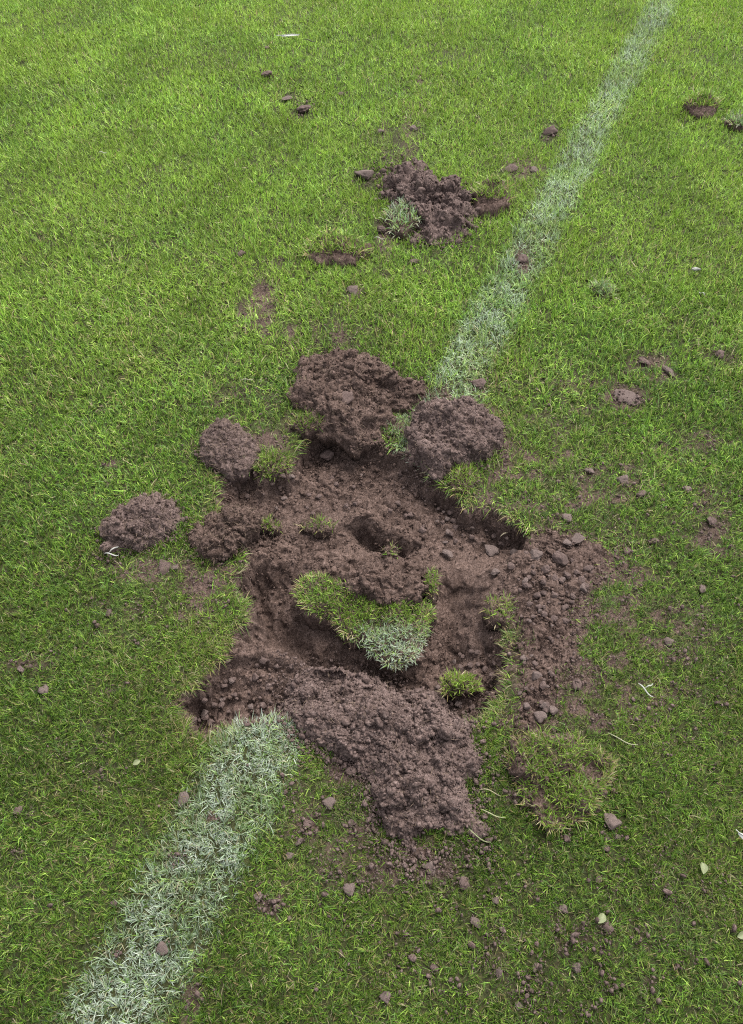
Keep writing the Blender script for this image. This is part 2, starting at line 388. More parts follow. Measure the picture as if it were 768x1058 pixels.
def surf_points(V, Q, n, zmin=None):
    a, b, c, d = (V[Q[:, i]] for i in range(4)); N = np.cross(c-a, d-b); ar = np.linalg.norm(N, axis=1)
    N = N/(ar[:, None]+1e-12); w = ar*(N[:, 2] > -.2)
    if zmin is not None: w = w*(a[:, 2] > zmin)
    k = rng.choice(len(Q), n, p=w/w.sum()); u, v = rng.random((n, 1)), rng.random((n, 1))
    return (a[k]*(1-u)+b[k]*u)*(1-v) + (d[k]*(1-u)+c[k]*u)*v, N[k]
def fibres(n, P, N, Lr=(.006, .020), col=(.13, .095, .07), wd=.0006):
    P = P + 0; L = rng.uniform(*Lr, n); az = np.arctan2(N[:, 1], N[:, 0]) + rng.normal(0, 1.1, n)
    c = np.array(col)*rng.uniform(.5, 1.5, (n, 1))
    return blade_mesh(P, az, L, np.arccos(np.clip(N[:, 2], -1, 1)) + rng.normal(0, .6, n), rng.normal(0, 1.0, n), np.full(n, wd)*rng.uniform(.6, 1.3, n), c, 2)

avoid = []                                                    # footprints that keep lawn blades away: (x, y, r) or polygon
def heap(name, label, cat, outline, H, material=None, ncr=500, nfib=0, group=None, crange=(.0012, .007), keep=True, **kw):
    material = material or M_SOIL
    V, Q, T, c, g = lump_geo(outline, H, **kw)
    zb = float(V[-1, 2]); base = (float(c[0]), float(c[1]), zb)
    t = thing(name, label, cat, base, group)
    build("soil_body", V, Q, T, material, t, base=base)
    top = Q[:len(Q)-g[6]]
    if ncr:
        P, N = surf_points(V, top, ncr); R = crumb_sizes(ncr, *crange)
        C = P + N*(R*.2)[:, None]
        nb = ncr//170 if name != 'turf_sod' else 0                                          # broken chunks standing out of the heap
        if nb > 4:
            Pb, Nb = surf_points(V, top, nb); Rb = rng.uniform(.004, .011, nb); C = np.concatenate([C, Pb + Nb*(Rb*.15)[:, None]]); R = np.concatenate([R, Rb])
        ns = ncr//3; o_ = poly(outline, kw.get('zlev', 0.0)); e = rng.integers(0, len(o_), ns); u = rng.random((ns, 1))
        sk = o_[e]*(1-u) + np.roll(o_, -1, 0)[e]*u; sk = c + (sk-c)*(1+np.abs(rng.normal(0, .16, (ns, 1)))) + rng.normal(0, .004, (ns, 2))
        rs = crumb_sizes(ns, crange[0], crange[1]*.9)
        C = np.concatenate([C, np.stack([sk[:, 0], sk[:, 1], ground_z(sk[:, 0], sk[:, 1])+.006+rs*.2], 1)]); R = np.concatenate([R, rs])
        o = crumbs("crumbs", C, R, material, t, base); o["kind"] = "stuff"
    if nfib:
        P, N = surf_points(V, top, nfib)
        v, q, tt, cc = fibres(nfib, P, N); o = build("root_fibres", v, q, tt, M_FIBRE, t, cc, base=base); o["kind"] = "stuff"
    if keep: avoid.append(poly(outline, kw.get('zlev', 0.0)))
    return t, V, Q, g, base
def sod_grass(t, V, Q, g, base, n, rmax=.97, L=(.018, .034), yellow=.1, straw=.12, white=None, splay=.55, rmin=0, sel=None, wd=.0021, zup=.15, tone=1.0):
    R, TH, rb, VV, N, nr, na = g
    top = Q[:(nr-1)*na]; P, NN = surf_points(V, top, n)
    c = np.array(base[:2]); rel = P[:, :2]-c; th = np.arctan2(rel[:, 1], rel[:, 0])
    rn = np.hypot(rel[:, 0], rel[:, 1])/np.interp(th, np.linspace(-math.pi, math.pi, na, endpoint=False), rb, period=2*math.pi)
    k = (NN[:, 2] > zup) & (rn < rmax) & (rn >= rmin)
    if sel is not None: k &= sel(P, rn, th)
    P, NN, rn, th = P[k], NN[k], rn[k], th[k]; m = len(P)
    az = th + rng.normal(0, 1.2, m); az = np.where(rn < .8, rng.uniform(-math.pi, math.pi, m), az)
    lean = np.clip(rng.normal(.35, .25, m) + splay*rn**3, 0, 1.6); LL = rng.uniform(*L, m)
    edge = sstep(.72, .98, rn)
    col = grass_colour(m, P[:, 0], P[:, 1], yellow, straw)
    col = col*tone
    kk = rng.random(m) < edge*.35; col[kk] = STRAW[rng.integers(0, 4, kk.sum())]*.95
    tip = None
    if white is not None:
        w = white(P)*np.clip(rng.normal(.55, .32, m), 0, 1); w = w[:, None]
        col = col*(1-w*.6) + np.array([.30, .36, .30])*w*.6; tip = col*(1-w) + np.array([.38, .43, .38])*w
    v, q, tt, cc = blade_mesh(P-NN*.002, az, LL, lean, rng.normal(.6, .35, m), rng.uniform(.7, 1.2, m)*wd, col, 3, tip)
    o = build("grass", v, q, tt, M_GRASS, t, cc, base=base); o["kind"] = "stuff"
    return o

# ------------------------------------------------------------------ the ground sheet
def axis(lo, hi, step, far):
    core = np.arange(lo, hi+step/2, step); g = step*1.25**np.arange(1, 60); g = np.cumsum(g); g = g[g < far]
    return np.r_[lo-g[::-1], core, hi+g]
g_lo, g_hi = at(150, 790)[:2], at(640, 430)[:2]
gx = axis(-.48, .47, .0028, 400); gy = axis(float(at(384, 800)[1]), float(at(384, 430)[1]), .0028, 400)
X, Y = np.meshgrid(gx, gy, indexing='ij'); x, y = X.ravel(), Y.ravel()
z, bare, smooth, dh = fields(x, y)
fine = (np.abs(x) < .6) & (y < 1.9) & (y > .1); zz = np.zeros(len(x)); i = np.where(fine & (bare > .01))[0]
rg = (1-.88*smooth[i])*bare[i]
q = np.stack([x[i], y[i], z[i]*1.5], 1)
cv, cr = chunks3(q/.030, 64)
mic = .009*(cv-.5)*sstep(0, .15, cr) - .004*sstep(.12, 0, cr) + .010*fbm2(x[i], y[i], .05, 3, 51) + .012*(.5-worley3(q/.024, 61)) + .007*(.5-worley3(q/.010, 62)) + .003*(.5-worley3(q/.0055, 63))
wall = sstep(.03, .0, np.abs(dh[i]-.008))
zz[i] = mic*rg + .003*fbm2(x[i], y[i], .012, 3, 52)*bare[i]
z = z + zz
q = np.stack([x[i], y[i], z[i]], 1); sl = .010*bare[i]
x[i] += sl*fbm3(q, .016, 3, 701); y[i] += sl*fbm3(q, .016, 3, 702)
nx, ny = len(gx), len(gy)
I = np.arange(nx*ny).reshape(nx, ny)
Q = np.stack([I[:-1, :-1].ravel(), I[1:, :-1].ravel(), I[1:, 1:].ravel(), I[:-1, 1:].ravel()], 1)
turf = 1-np.clip(bare + 1.5*sstep(.10, .45, dirt(x, y)*(.35+.65*sstep(-.25, .35, fbm2(x, y, .03, 2, 512)))), 0, 1)
far = sstep(3.5, 6.0, np.hypot(x, y-1.5))
g = build("ground", np.stack([x, y, z], 1), Q, None, M_GROUND, None, np.stack([turf, far, far*0], 1), attr="turf")
tag(g, "dark earth of the pitch, dug open in the hole, thatch under the turf", "ground", kind="structure")

# ------------------------------------------------------------------ heaps and overturned sods round the hole
heap("soil_heap", "largest dark heap of torn soil at the back rim of the hole", "soil heap",
     [(304, 388), (318, 372), (350, 366), (385, 374), (408, 392), (432, 400), (438, 416), (412, 430), (398, 456), (365, 472), (336, 456), (316, 428)],
     .062, ncr=4200, nfib=1200, seed=21, rough=1.0, zlev=0.0, nr=46, na=170, prof=(2.2, .7), sink=.05)
heap("overturned_sod", "overturned sod lying soil side up on the white line behind the hole", "turf sod",
     [(424, 446), (434, 426), (458, 420), (488, 428), (512, 444), (514, 464), (492, 482), (470, 490), (442, 496), (424, 482)],
     .052, M_DRY, ncr=2600, nfib=700, seed=33, zlev=.0, rough=.75, prof=(5, .5), sink=.05, nr=46, na=160, tilt=(0, .1))
heap("overturned_sod", "small matted sod flipped over beside the left back rim of the hole", "turf sod",
     [(206, 466), (212, 450), (230, 444), (252, 452), (268, 466), (264, 480), (244, 488), (222, 482)],
     .024, M_DRY, ncr=700, nfib=900, seed=43, zlev=.016, rough=.6, prof=(5, .5), sink=.045, tilt=(0, .15))
heap("overturned_sod", "long brown sod lying alone on the grass left of the hole", "turf sod",
     [(105, 560), (112, 540), (135, 524), (160, 516), (182, 522), (190, 540), (178, 556), (150, 564), (125, 574), (110, 572)],
     .032, M_DRY, ncr=1500, nfib=900, seed=53, zlev=.004, rough=.8, prof=(3, .55), nr=36, na=120)
heap("overturned_sod", "brown sod tipped over the left rim between two dirt patches", "turf sod",
     [(198, 560), (206, 545), (228, 533), (252, 530), (268, 540), (266, 556), (246, 566), (225, 578), (208, 576)],
     .030, ncr=1200, nfib=700, seed=63, zlev=.004, rough=.8, prof=(3, .55), sink=.05, nr=36, na=120)
heap("soil_heap", "wide tongue of crumbled soil spilling from the hole onto the near grass", "soil heap",
     [(292, 706), (318, 682), (360, 676), (410, 694), (452, 712), (478, 742), (490, 782), (486, 822), (492, 866), (455, 872), (425, 888),
      (396, 860), (384, 815), (372, 785), (335, 778), (306, 752)],
     .042, M_DRY, ncr=10000, nfib=900, seed=73, conform=True, centre=(418, 760), rough=.95, nr=64, na=230, prof=(3, .6), sink=.03, crange=(.0012, .0075))
heap("soil_heap", "large brown heap of crumbled earth on the grass far behind the hole", "soil heap",
     [(396, 190), (405, 175), (430, 172), (452, 190), (478, 196), (490, 212), (486, 235), (470, 250), (440, 250), (424, 246), (420, 226), (402, 208)],
     .045, M_DRY, ncr=2200, seed=83, centre=(445, 215), rough=1.5, nr=46, na=150, prof=(2.2, .75), crange=(.002, .012))

# ------------------------------------------------------------------ turf sods with their grass
LA, LB = at(687, 0)[:2], at(114, 1058)[:2]
LD = (LB-LA)/np.linalg.norm(LB-LA); LN = np.array([-LD[1], LD[0]]); LINE_W = .062
t, V, Q, g, base = heap("turf_sod", "green sod with a white painted end lying inside the hole", "turf sod",
     [(301, 616), (312, 604), (330, 597), (350, 608), (374, 624), (408, 630), (444, 626), (446, 645), (441, 666), (424, 684), (400, 686), (374, 666), (345, 644), (312, 630)],
     .020, ncr=800, nfib=1000, seed=91, zlev=-.030, rough=.6, prof=(7, .5), sink=.07, nr=44, na=150, keep=False, tilt=(-.03, .10))
ws = at(408, 676, -.02)
sod_grass(t, V, Q, g, base, 5200, wd=.0016, yellow=.0, straw=.05, white=lambda P: sstep(.095, .045, np.hypot((P[:, 0]-ws[0])*.9, (P[:, 1]-ws[1])*1.25)+rng.normal(0, .008, len(P))), L=(.010, .021), splay=.6)
V2, Q2, T2, c2, g2 = lump_geo([(346, 602), (360, 592), (395, 588), (425, 592), (442, 604), (442, 620), (410, 628), (382, 624), (362, 616)], .036, zlev=-.014, seed=95, rough=1.0, sink=.07)
build("soil_cap", V2, Q2, T2, M_SOIL, t, base=base)
P, N = surf_points(V2, Q2[:-g2[6]], 500); R = crumb_sizes(500, .0012, .006)
crumbs("crumbs", P+N*(R*.3)[:, None], R, M_SOIL, t, base)["kind"] = "stuff"
t, V, Q, g, base = heap("turf_sod", "thick grassy sod with yellowed edges on the lawn right of the soil tongue", "turf sod",
     [(522, 782), (535, 766), (562, 760), (600, 768), (630, 792), (618, 826), (592, 858), (562, 868), (545, 838), (528, 806)],
     .020, ncr=500, nfib=300, seed=101, zlev=.002, rough=.8, prof=(8, .5), nr=36, na=120, tilt=(.05, 0))
sod_grass(t, V, Q, g, base, 4600, wd=.0014, yellow=.25, straw=.16, L=(.007, .024), splay=.3, tone=.78, sel=lambda P, rn, th: rng.random(len(P)) < sstep(-.55, .1, fbm2(P[:, 0], P[:, 1], .03, 2, 611)))
t, V, Q, g, base = heap("turf_sod", "small divot with yellow green grass beside the far soil heap", "turf sod",
     [(488, 214), (494, 202), (512, 198), (526, 206), (524, 220), (508, 226), (494, 224)], .035, ncr=160, nfib=120, seed=111, zlev=.0, rough=.7, prof=(5, .5), nr=20, na=60, tilt=(0, .2))
sod_grass(t, V, Q, g, base, 500, yellow=.6, straw=.15, L=(.022, .04), wd=.003, sel=lambda P, rn, th: P[:, 1] > base[1]-.02)
t, V, Q, g, base = heap("turf_sod", "pale painted divot against the near side of the far soil heap", "turf sod",
     [(402, 236), (408, 220), (420, 212), (427, 222), (427, 240), (420, 248), (408, 246)], .030, ncr=60, nfib=60, seed=115, zlev=.0, rough=.6, prof=(4, .5), nr=20, na=60)
sod_grass(t, V, Q, g, base, 420, yellow=.1, straw=.08, L=(.02, .036), wd=.003, white=lambda P: np.full(len(P), .6))
t, V, Q, g, base = heap("turf_sod", "low lifted flap of turf with a dark torn edge between hole and far heap", "turf sod",
     [(314, 268), (322, 256), (345, 250), (372, 252), (382, 262), (372, 272), (345, 274), (325, 274)], .026, ncr=120, nfib=120, seed=121, zlev=.0, rough=.6, prof=(6, .5), nr=20, na=70, tilt=(0, .1))
sod_grass(t, V, Q, g, base, 900, yellow=.5, straw=.2, L=(.02, .036), wd=.003, sel=lambda P, rn, th: P[:, 1] > base[1]-.030)
t, V, Q, g, base = heap("turf_sod", "dark edged divot of grass on the far right lawn", "turf sod",
     [(708, 116), (714, 108), (728, 106), (738, 112), (736, 120), (722, 123), (712, 121)], .03, ncr=60, nfib=40, seed=131, zlev=.0, rough=.6, prof=(5, .5), nr=16, na=50, tilt=(0, .15))
sod_grass(t, V, Q, g, base, 500, yellow=.5, straw=.2, L=(.022, .04), wd=.0035, sel=lambda P, rn, th: P[:, 1] > base[1]-.022)
t, V, Q, g, base = heap("turf_sod", "pale painted divot at the right edge of the far lawn", "turf sod",
     [(750, 131), (754, 125), (764, 123), (774, 127), (772, 134), (760, 136)], .024, ncr=30, seed=135, zlev=.0, rough=.6, prof=(4, .5), nr=16, na=50)
sod_grass(t, V, Q, g, base, 350, yellow=.1, straw=.1, L=(.02, .036), wd=.003, white=lambda P: np.full(len(P), .35))
t, V, Q, g, base = heap("turf_sod", "small pale clump of painted grass right of the white line", "turf sod",
     [(612, 302), (614, 296), (624, 295), (634, 302), (634, 309), (624, 310)], .012, ncr=20, seed=137, zlev=.002, rough=.5, prof=(4, .5), nr=16, na=50)
sod_grass(t, V, Q, g, base, 320, yellow=.2, straw=.1, L=(.016, .03), wd=.0025, splay=1, white=lambda P: np.full(len(P), .35))

def tuft(label, px, py, rx, ry, zlev, n, yellow, H=.02, white=None, straw=.15, L=(.010, .023), soil=True, seed=200):
    a = np.linspace(0, 2*math.pi, 11)[:-1]; j = rng.uniform(.8, 1.2, 10)
    out = [(px+rx*math.cos(q)*k, py+ry*math.sin(q)*k) for q, k in zip(a, j)]
    t, V, Q, g, base = heap("grass_tuft", label, "grass tuft", out, H, ncr=60, nfib=70, seed=seed, zlev=zlev, rough=.5, prof=(4, .5), nr=16, na=50, sink=.03, keep=zlev > -.005)
    sod_grass(t, V, Q, g, base, n, yellow=yellow, straw=straw, white=white, L=L, splay=.35, rmax=.99, zup=0, wd=.0016, tone=.86)
tuft("small yellow green grass tuft sitting in the soil above the near tongue", 474, 712, 20, 9, -.034, 520, .9, seed=201)
tuft("grass tuft on the left back rim beside the small flipped sod", 282, 482, 19, 12, .004, 620, .6, seed=202, H=.018)
tuft("grass tuft on the back rim under the largest soil heap", 318, 440, 17, 8, .010, 420, .6, seed=203, H=.016)
tuft("pale grass tuft wedged between the two big mounds behind the hole", 410, 444, 15, 14, -.010, 380, .2, seed=204, white=lambda P: np.full(len(P), .45))
tuft("yellowish grass tuft on the right back rim below the flipped sod", 478, 498, 17, 15, -.008, 520, .6, seed=205)
tuft("yellow trampled grass tuft between smooth soil strip and crumbly spill", 515, 636, 14, 15, -.010, 230, .8, seed=206, straw=.3)
tuft("tiny grass tuft on the left soil shelf of the hole", 278, 546, 13, 6, -.036, 130, .4, seed=207, H=.012)
tuft("faint grass tuft half buried in the upper hole floor", 330, 546, 18, 7, -.040, 110, .3, seed=208, H=.012)
tuft("few green blades beside the dark pit in the hole", 405, 572, 7, 6, -.034, 36, .0, seed=209, H=.008)
tuft("grass fringe on the right end of the green sod in the hole", 446, 606, 6, 16, -.022, 200, .3, seed=210, H=.014)

# ------------------------------------------------------------------ individual clods and small finds
CLOD_ME = []; near_clods = []
for v, (V_, T_) in enumerate(ico_variants(4, 8, .5)):
    bmn = bpy.data.meshes.new("soil_clod"); bmn.from_pydata(V_.tolist(), [], T_.tolist())
    bmn.polygons.foreach_set("use_smooth", np.ones(len(T_), bool)); bmn.materials.append(M_CLOD if v % 2 else M_DRY); CLOD_ME.append(bmn)
def clod(px, py, r, label, group=None, lift=None, squash=.8, stretch=1.0, turn=None, z=None, dry=None):
    p = at(px, py); rr = .9*r*mpp(px, py)
    zg = float(ground_z(p[0], p[1])[0])
    if zg < -.01:                                             # in the hole: slide along the sight line to the floor
        for _ in range(4): p = at(px, py, zg); zg = float(ground_z(p[0], p[1])[0])
        lift = .003 if lift is None else lift
    bare_ = fields(p[:1], p[1:2])[1][0]
    if lift is None: lift = .004 if bare_ > .5 else .003
    if dry is None: dry = rng.random() < .6
    me = CLOD_ME[rng.integers(0, 4)*2 + (1 if dry else 0)]
    o = bpy.data.objects.new("soil_clod", me); SC.collection.objects.link(o)
    o.location = (p[0], p[1], zg + lift + rr*squash*.32); o.scale = (rr*stretch, rr, rr*squash)
    o.rotation_euler = (rng.uniform(-.3, .3), rng.uniform(-.3, .3), rng.uniform(0, 6.28) if turn is None else turn)
    tag(o, label, "soil clod", group)
    if bare_ < .9: avoid.append((p[0], p[1], rr*.75)); near_clods.append((p[0], p[1], rr))
    return o
CLODS = [
 (276, 80, 7.5, "dark soil clod highest up the lawn, right below the feather"), (314, 116, 9, "crumbly soil clod right of the highest clod on the lawn"), (298, 104, 6, "flat soil clod between two darker clods at the top"),
 (276, 51, 3.5, "tiny dark clod left of the white feather"), (352, 99, 4, "lone small clod on the far lawn right of the clod trio"),
 (378, 183, 10, "brown clod on the grass left of the far soil heap"), (427, 134, 5, "small clod on the grass above the far soil heap"), (393, 138, 5, "left one of two clods above the far soil heap"),
 (569, 138, 9, "clod beside the white line in the upper lawn"), (528, 176, 8, "flat clod right of the far heap, nearer the heap of a pair"), (552, 177, 6, "flat clod of a pair, nearer the white line"),
 (540, 270, 7, "reddish brown clod lying on the left edge of the white line"), (250, 265, 5.5, "small clod left of the lifted turf flap"), (365, 302, 7, "flat clod below the lifted turf flap"),
 (427, 272, 6, "clod on the grass just in front of the far soil heap"), (394, 238, 8, "clod beside the pale painted divot"),
 (495, 398, 9, "clod on the white line right behind the hole"), (646, 411, 15, "pale dry clod pressed flat into the right lawn"), (664, 374, 8, "long clod above the pale flat one on the right"),
 (690, 384, 6, "clod right of the long one on the right lawn"), (743, 368, 8, "clod near the right edge with a torn grass patch"), (608, 487, 6, "clod between flipped sod and round stone-like clod"),
 (643, 497, 8, "wide clod next to the round one on the right lawn"), (663, 511, 7, "round pale clod on the right lawn"), (710, 506, 6, "clod on the right lawn level with the round pale clod"),
 (586, 536, 7, "smooth pale clod at the grass edge above the spill"), (676, 560, 6, "clod on the grass right of the spill tip"), (648, 570, 5, "small clod on the grass just off the spill tip"),
 (735, 540, 7, "clod on the worn patch at the right edge"), (725, 610, 6, "dark clod among worn grass at lower right edge"), (690, 665, 6, "clod on the right lawn below the worn patch"),
 (632, 852, 9.5, "rounded clod right of the thick grassy sod"), (627, 868, 4, "left small clod below the rounded one by the grassy sod"), (638, 866, 4, "right small clod below the rounded one by the grassy sod"), (626, 878, 4.5, "lowest clod of the cluster by the grassy sod"),
 (480, 913, 8, "round clod on the grass below the soil tongue"), (444, 896, 7, "clod at the tip of the soil tongue"), (491, 953, 7, "clod below the round one, nearer the camera"), (512, 931, 5, "small clod right of the round one below the tongue"),
 (361, 920, 8, "crumbled clod on the grass left of the tongue tip"), (190, 826, 7, "long clod on the grass at the left edge of the near line"), (168, 980, 7.5, "brown clod lying on the near white line"),
 (268, 928, 5, "round clod right of the near white line"), (119, 934, 4, "tiny clod left of the near white line"), (398, 1030, 7, "clod nearest the camera at the bottom"), (581, 940, 6, "clod in the grass below the grassy sod"),
 (627, 958, 7, "clod with a pale leaf against it at lower right"), (516, 1005, 5, "small clod near the bottom, right of centre"), (595, 1000, 6, "clod near the bottom below the leaf clod"), (449, 1000, 6, "flat clod near the bottom, left of centre"),
 (618, 910, 5, "small clod between grassy sod and leaf clod"), (536, 1040, 5, "clod at the bottom edge right of the nearest one"), (113, 634, 5, "small clod alone on the left lawn"), (46, 714, 7, "worn clod patch far left on the lawn"),
 (20, 838, 6, "grey clod at the left border of the lawn"), (170, 588, 8, "flat clod between the long sod and the rim sod"), (182, 588, 5, "small clod right of the flat one by the rim sod"), (22, 692, 5, "clod near the left border above the grey one"),
 (585, 868, 5, "clod against the near right side of the grassy sod"), (310, 870, 5, "left clod in the dirty grass left of the tongue"), (340, 830, 8, "larger clod in the dirty grass left of the tongue"), (318, 852, 6, "clod between the other two left of the tongue"),
 (362, 798, 7, "clod just left of the soil tongue"), (300, 885, 5, "lowest clod in the dirty grass left of the tongue"),
 (578, 582, 11, "large rounded clod at the back of the crumbly spill"), (553, 577, 8, "angular clod left of the large one in the spill"), (507, 570, 10, "brown clod at the foot of the right hole wall"), (531, 572, 6, "grey clod between wall clod and angular clod"),
 (597, 560, 8, "tilted flat clod at the top edge of the spill"), (585, 565, 6, "thin clod wedged above the large rounded one"), (512, 592, 6, "pale clod on the smooth soil strip"),
 (557, 742, 8, "blocky clod at the lower end of the spill"), (571, 735, 7, "clod right of the blocky one at the spill end"), (560, 712, 6, "clod above the blocky one in the spill"), (596, 707, 8, "clod on the grass right of the spill end"),
 (357, 412, 11, "rounded grey clod on the face of the largest heap"), (338, 472, 9, "clod at the foot of the largest heap"), (440, 478, 13, "smooth lump under the flipped sod at the rim"), (462, 573, 7, "small pale clod right of the pit"),
 (245, 462, 7, "clod stuck under the small flipped sod"), (432, 432, 8, "clod squeezed between the two big mounds"),
]
for (px, py, r, lab) in CLODS:
    o = clod(px, py, r, lab, squash=.22 if "pressed flat" in lab else .38 if "flat" in lab else .62, stretch=1.5 if "long" in lab else 1.0, turn=1.3 if "long clod on the grass" in lab else None)
    if "on the face of the largest heap" in lab: o.location = tuple(at(px, py, .05))
    if "under the flipped sod at the rim" in lab: o.location = tuple(at(px, py, -.015))
    if "squeezed between" in lab: o.location = tuple(at(px, py, .02))
    if "stuck under" in lab: o.location = tuple(at(px, py, .03))
def scatter_clods(n, test, rpx, label, group):
    k = 0
    while k < n:
        px, py = rng.uniform(170, 640), rng.uniform(440, 770)
        if not test(px, py): continue
        clod(px, py, rpx[0]+(rpx[1]-rpx[0])*rng.random()**2, label, group, dry=rng.random() < .22); k += 1
def inside(poly_px):
    P = np.array(poly_px, float)
    return lambda a, b: bool(sdf(P, np.array([a]), np.array([b]))[0] > 0)
scatter_clods(100, inside([(525, 585), (560, 560), (615, 580), (600, 630), (586, 660), (576, 700), (564, 745), (532, 745), (538, 690), (540, 650), (530, 620)]), (2.0, 5.6),
              "small crumbly clod in the spill of earth right of the hole", "clods in the spill right of the hole")
scatter_clods(36, inside([(190, 745), (210, 705), (245, 670), (300, 680), (310, 740), (225, 755)]), (2.6, 6),
              "dark clod in the left corner pocket of the hole", "clods in the left corner pocket")
scatter_clods(28, inside([(440, 700), (515, 650), (512, 725), (480, 745), (455, 720)]), (2.4, 5),
              "small clod by the grass tuft in the lower right of the hole", "clods in the lower right of the hole")
scatter_clods(28, inside([(430, 500), (480, 525), (550, 555), (500, 570), (450, 560), (400, 530)]), (2.4, 5),
              "clod below the steep back right wall of the hole", "clods below the back right wall")
scatter_clods(24, inside([(250, 500), (330, 475), (430, 490), (400, 530), (300, 540), (240, 530)]), (2.0, 4.5),
              "small clod on the back floor of the hole", "clods on the back floor")

# ------------------------------------------------------------------ loose crumbs: on the bare earth and sprinkled over the turf
n = 200000
x = rng.uniform(-.5, .55, n); y = rng.uniform(.35, 1.65, n)
z, bare, smooth, dh = fields(x, y)
keep = rng.random(n) < bare*(.34*(1-.85*smooth) + .25*gauss(x, y, 570, 640, .09, .22) + .5*sstep(.03, .0, np.abs(dh-.012))) * (.55 + .6*sstep(-.2, .5, fbm2(x, y, .05, 2, 401)))
x, y, z, dh, smooth = x[keep], y[keep], z[keep], dh[keep], smooth[keep]; R = crumb_sizes(len(x), .0011, .0065, 2.3)
R = R*(1-.4*smooth)
C = np.stack([x, y, z + R*.15 + .002], 1)
o = crumbs("loose_crumbs", C, R, M_SOIL, big=.0055); tag(o, "fine loose crumbs of earth covering the hole and the spill", "soil crumbs", kind="stuff")
px = rng.uniform(-10, 778, 230000); py = rng.uniform(30, 1058, 230000)
p = at(px, py); x, y = p[:, 0], p[:, 1]; d = dirt(x, y); z, bare, _, _ = fields(x, y)
prob = (d*1.7)*(.10+1.2*sstep(-.15, .45, fbm2(x, y, .03, 3, 512))) + .002
keep = (rng.random(len(x)) < prob) & (bare < .6); x, y, z = x[keep], y[keep], z[keep]
m_ = mpp(px, py)[keep]
R = np.clip(crumb_sizes(len(x), .0010, .0065, 2.4), m_*.45, .012)
nc = np.array(near_clods); kc = rng.integers(0, len(nc), 1500); off = rng.normal(0, 1, (1500, 2))*nc[kc, 2:3]*1.2
x = np.r_[x, nc[kc, 0]+off[:, 0]]; y = np.r_[y, nc[kc, 1]+off[:, 1]]; z = ground_z(x, y); R = np.r_[R, nc[kc, 2]*rng.uniform(.06, .24, 1500)]
o = crumbs("scattered_crumbs", np.stack([x, y, z+.002+rng.uniform(0, .008, len(x))+R*.2], 1), R, M_DRY, big=.006)
tag(o, "small crumbs of earth strewn over the grass around the hole", "soil crumbs", kind="stuff")
big_crumb = np.stack([x, y, R], 1)

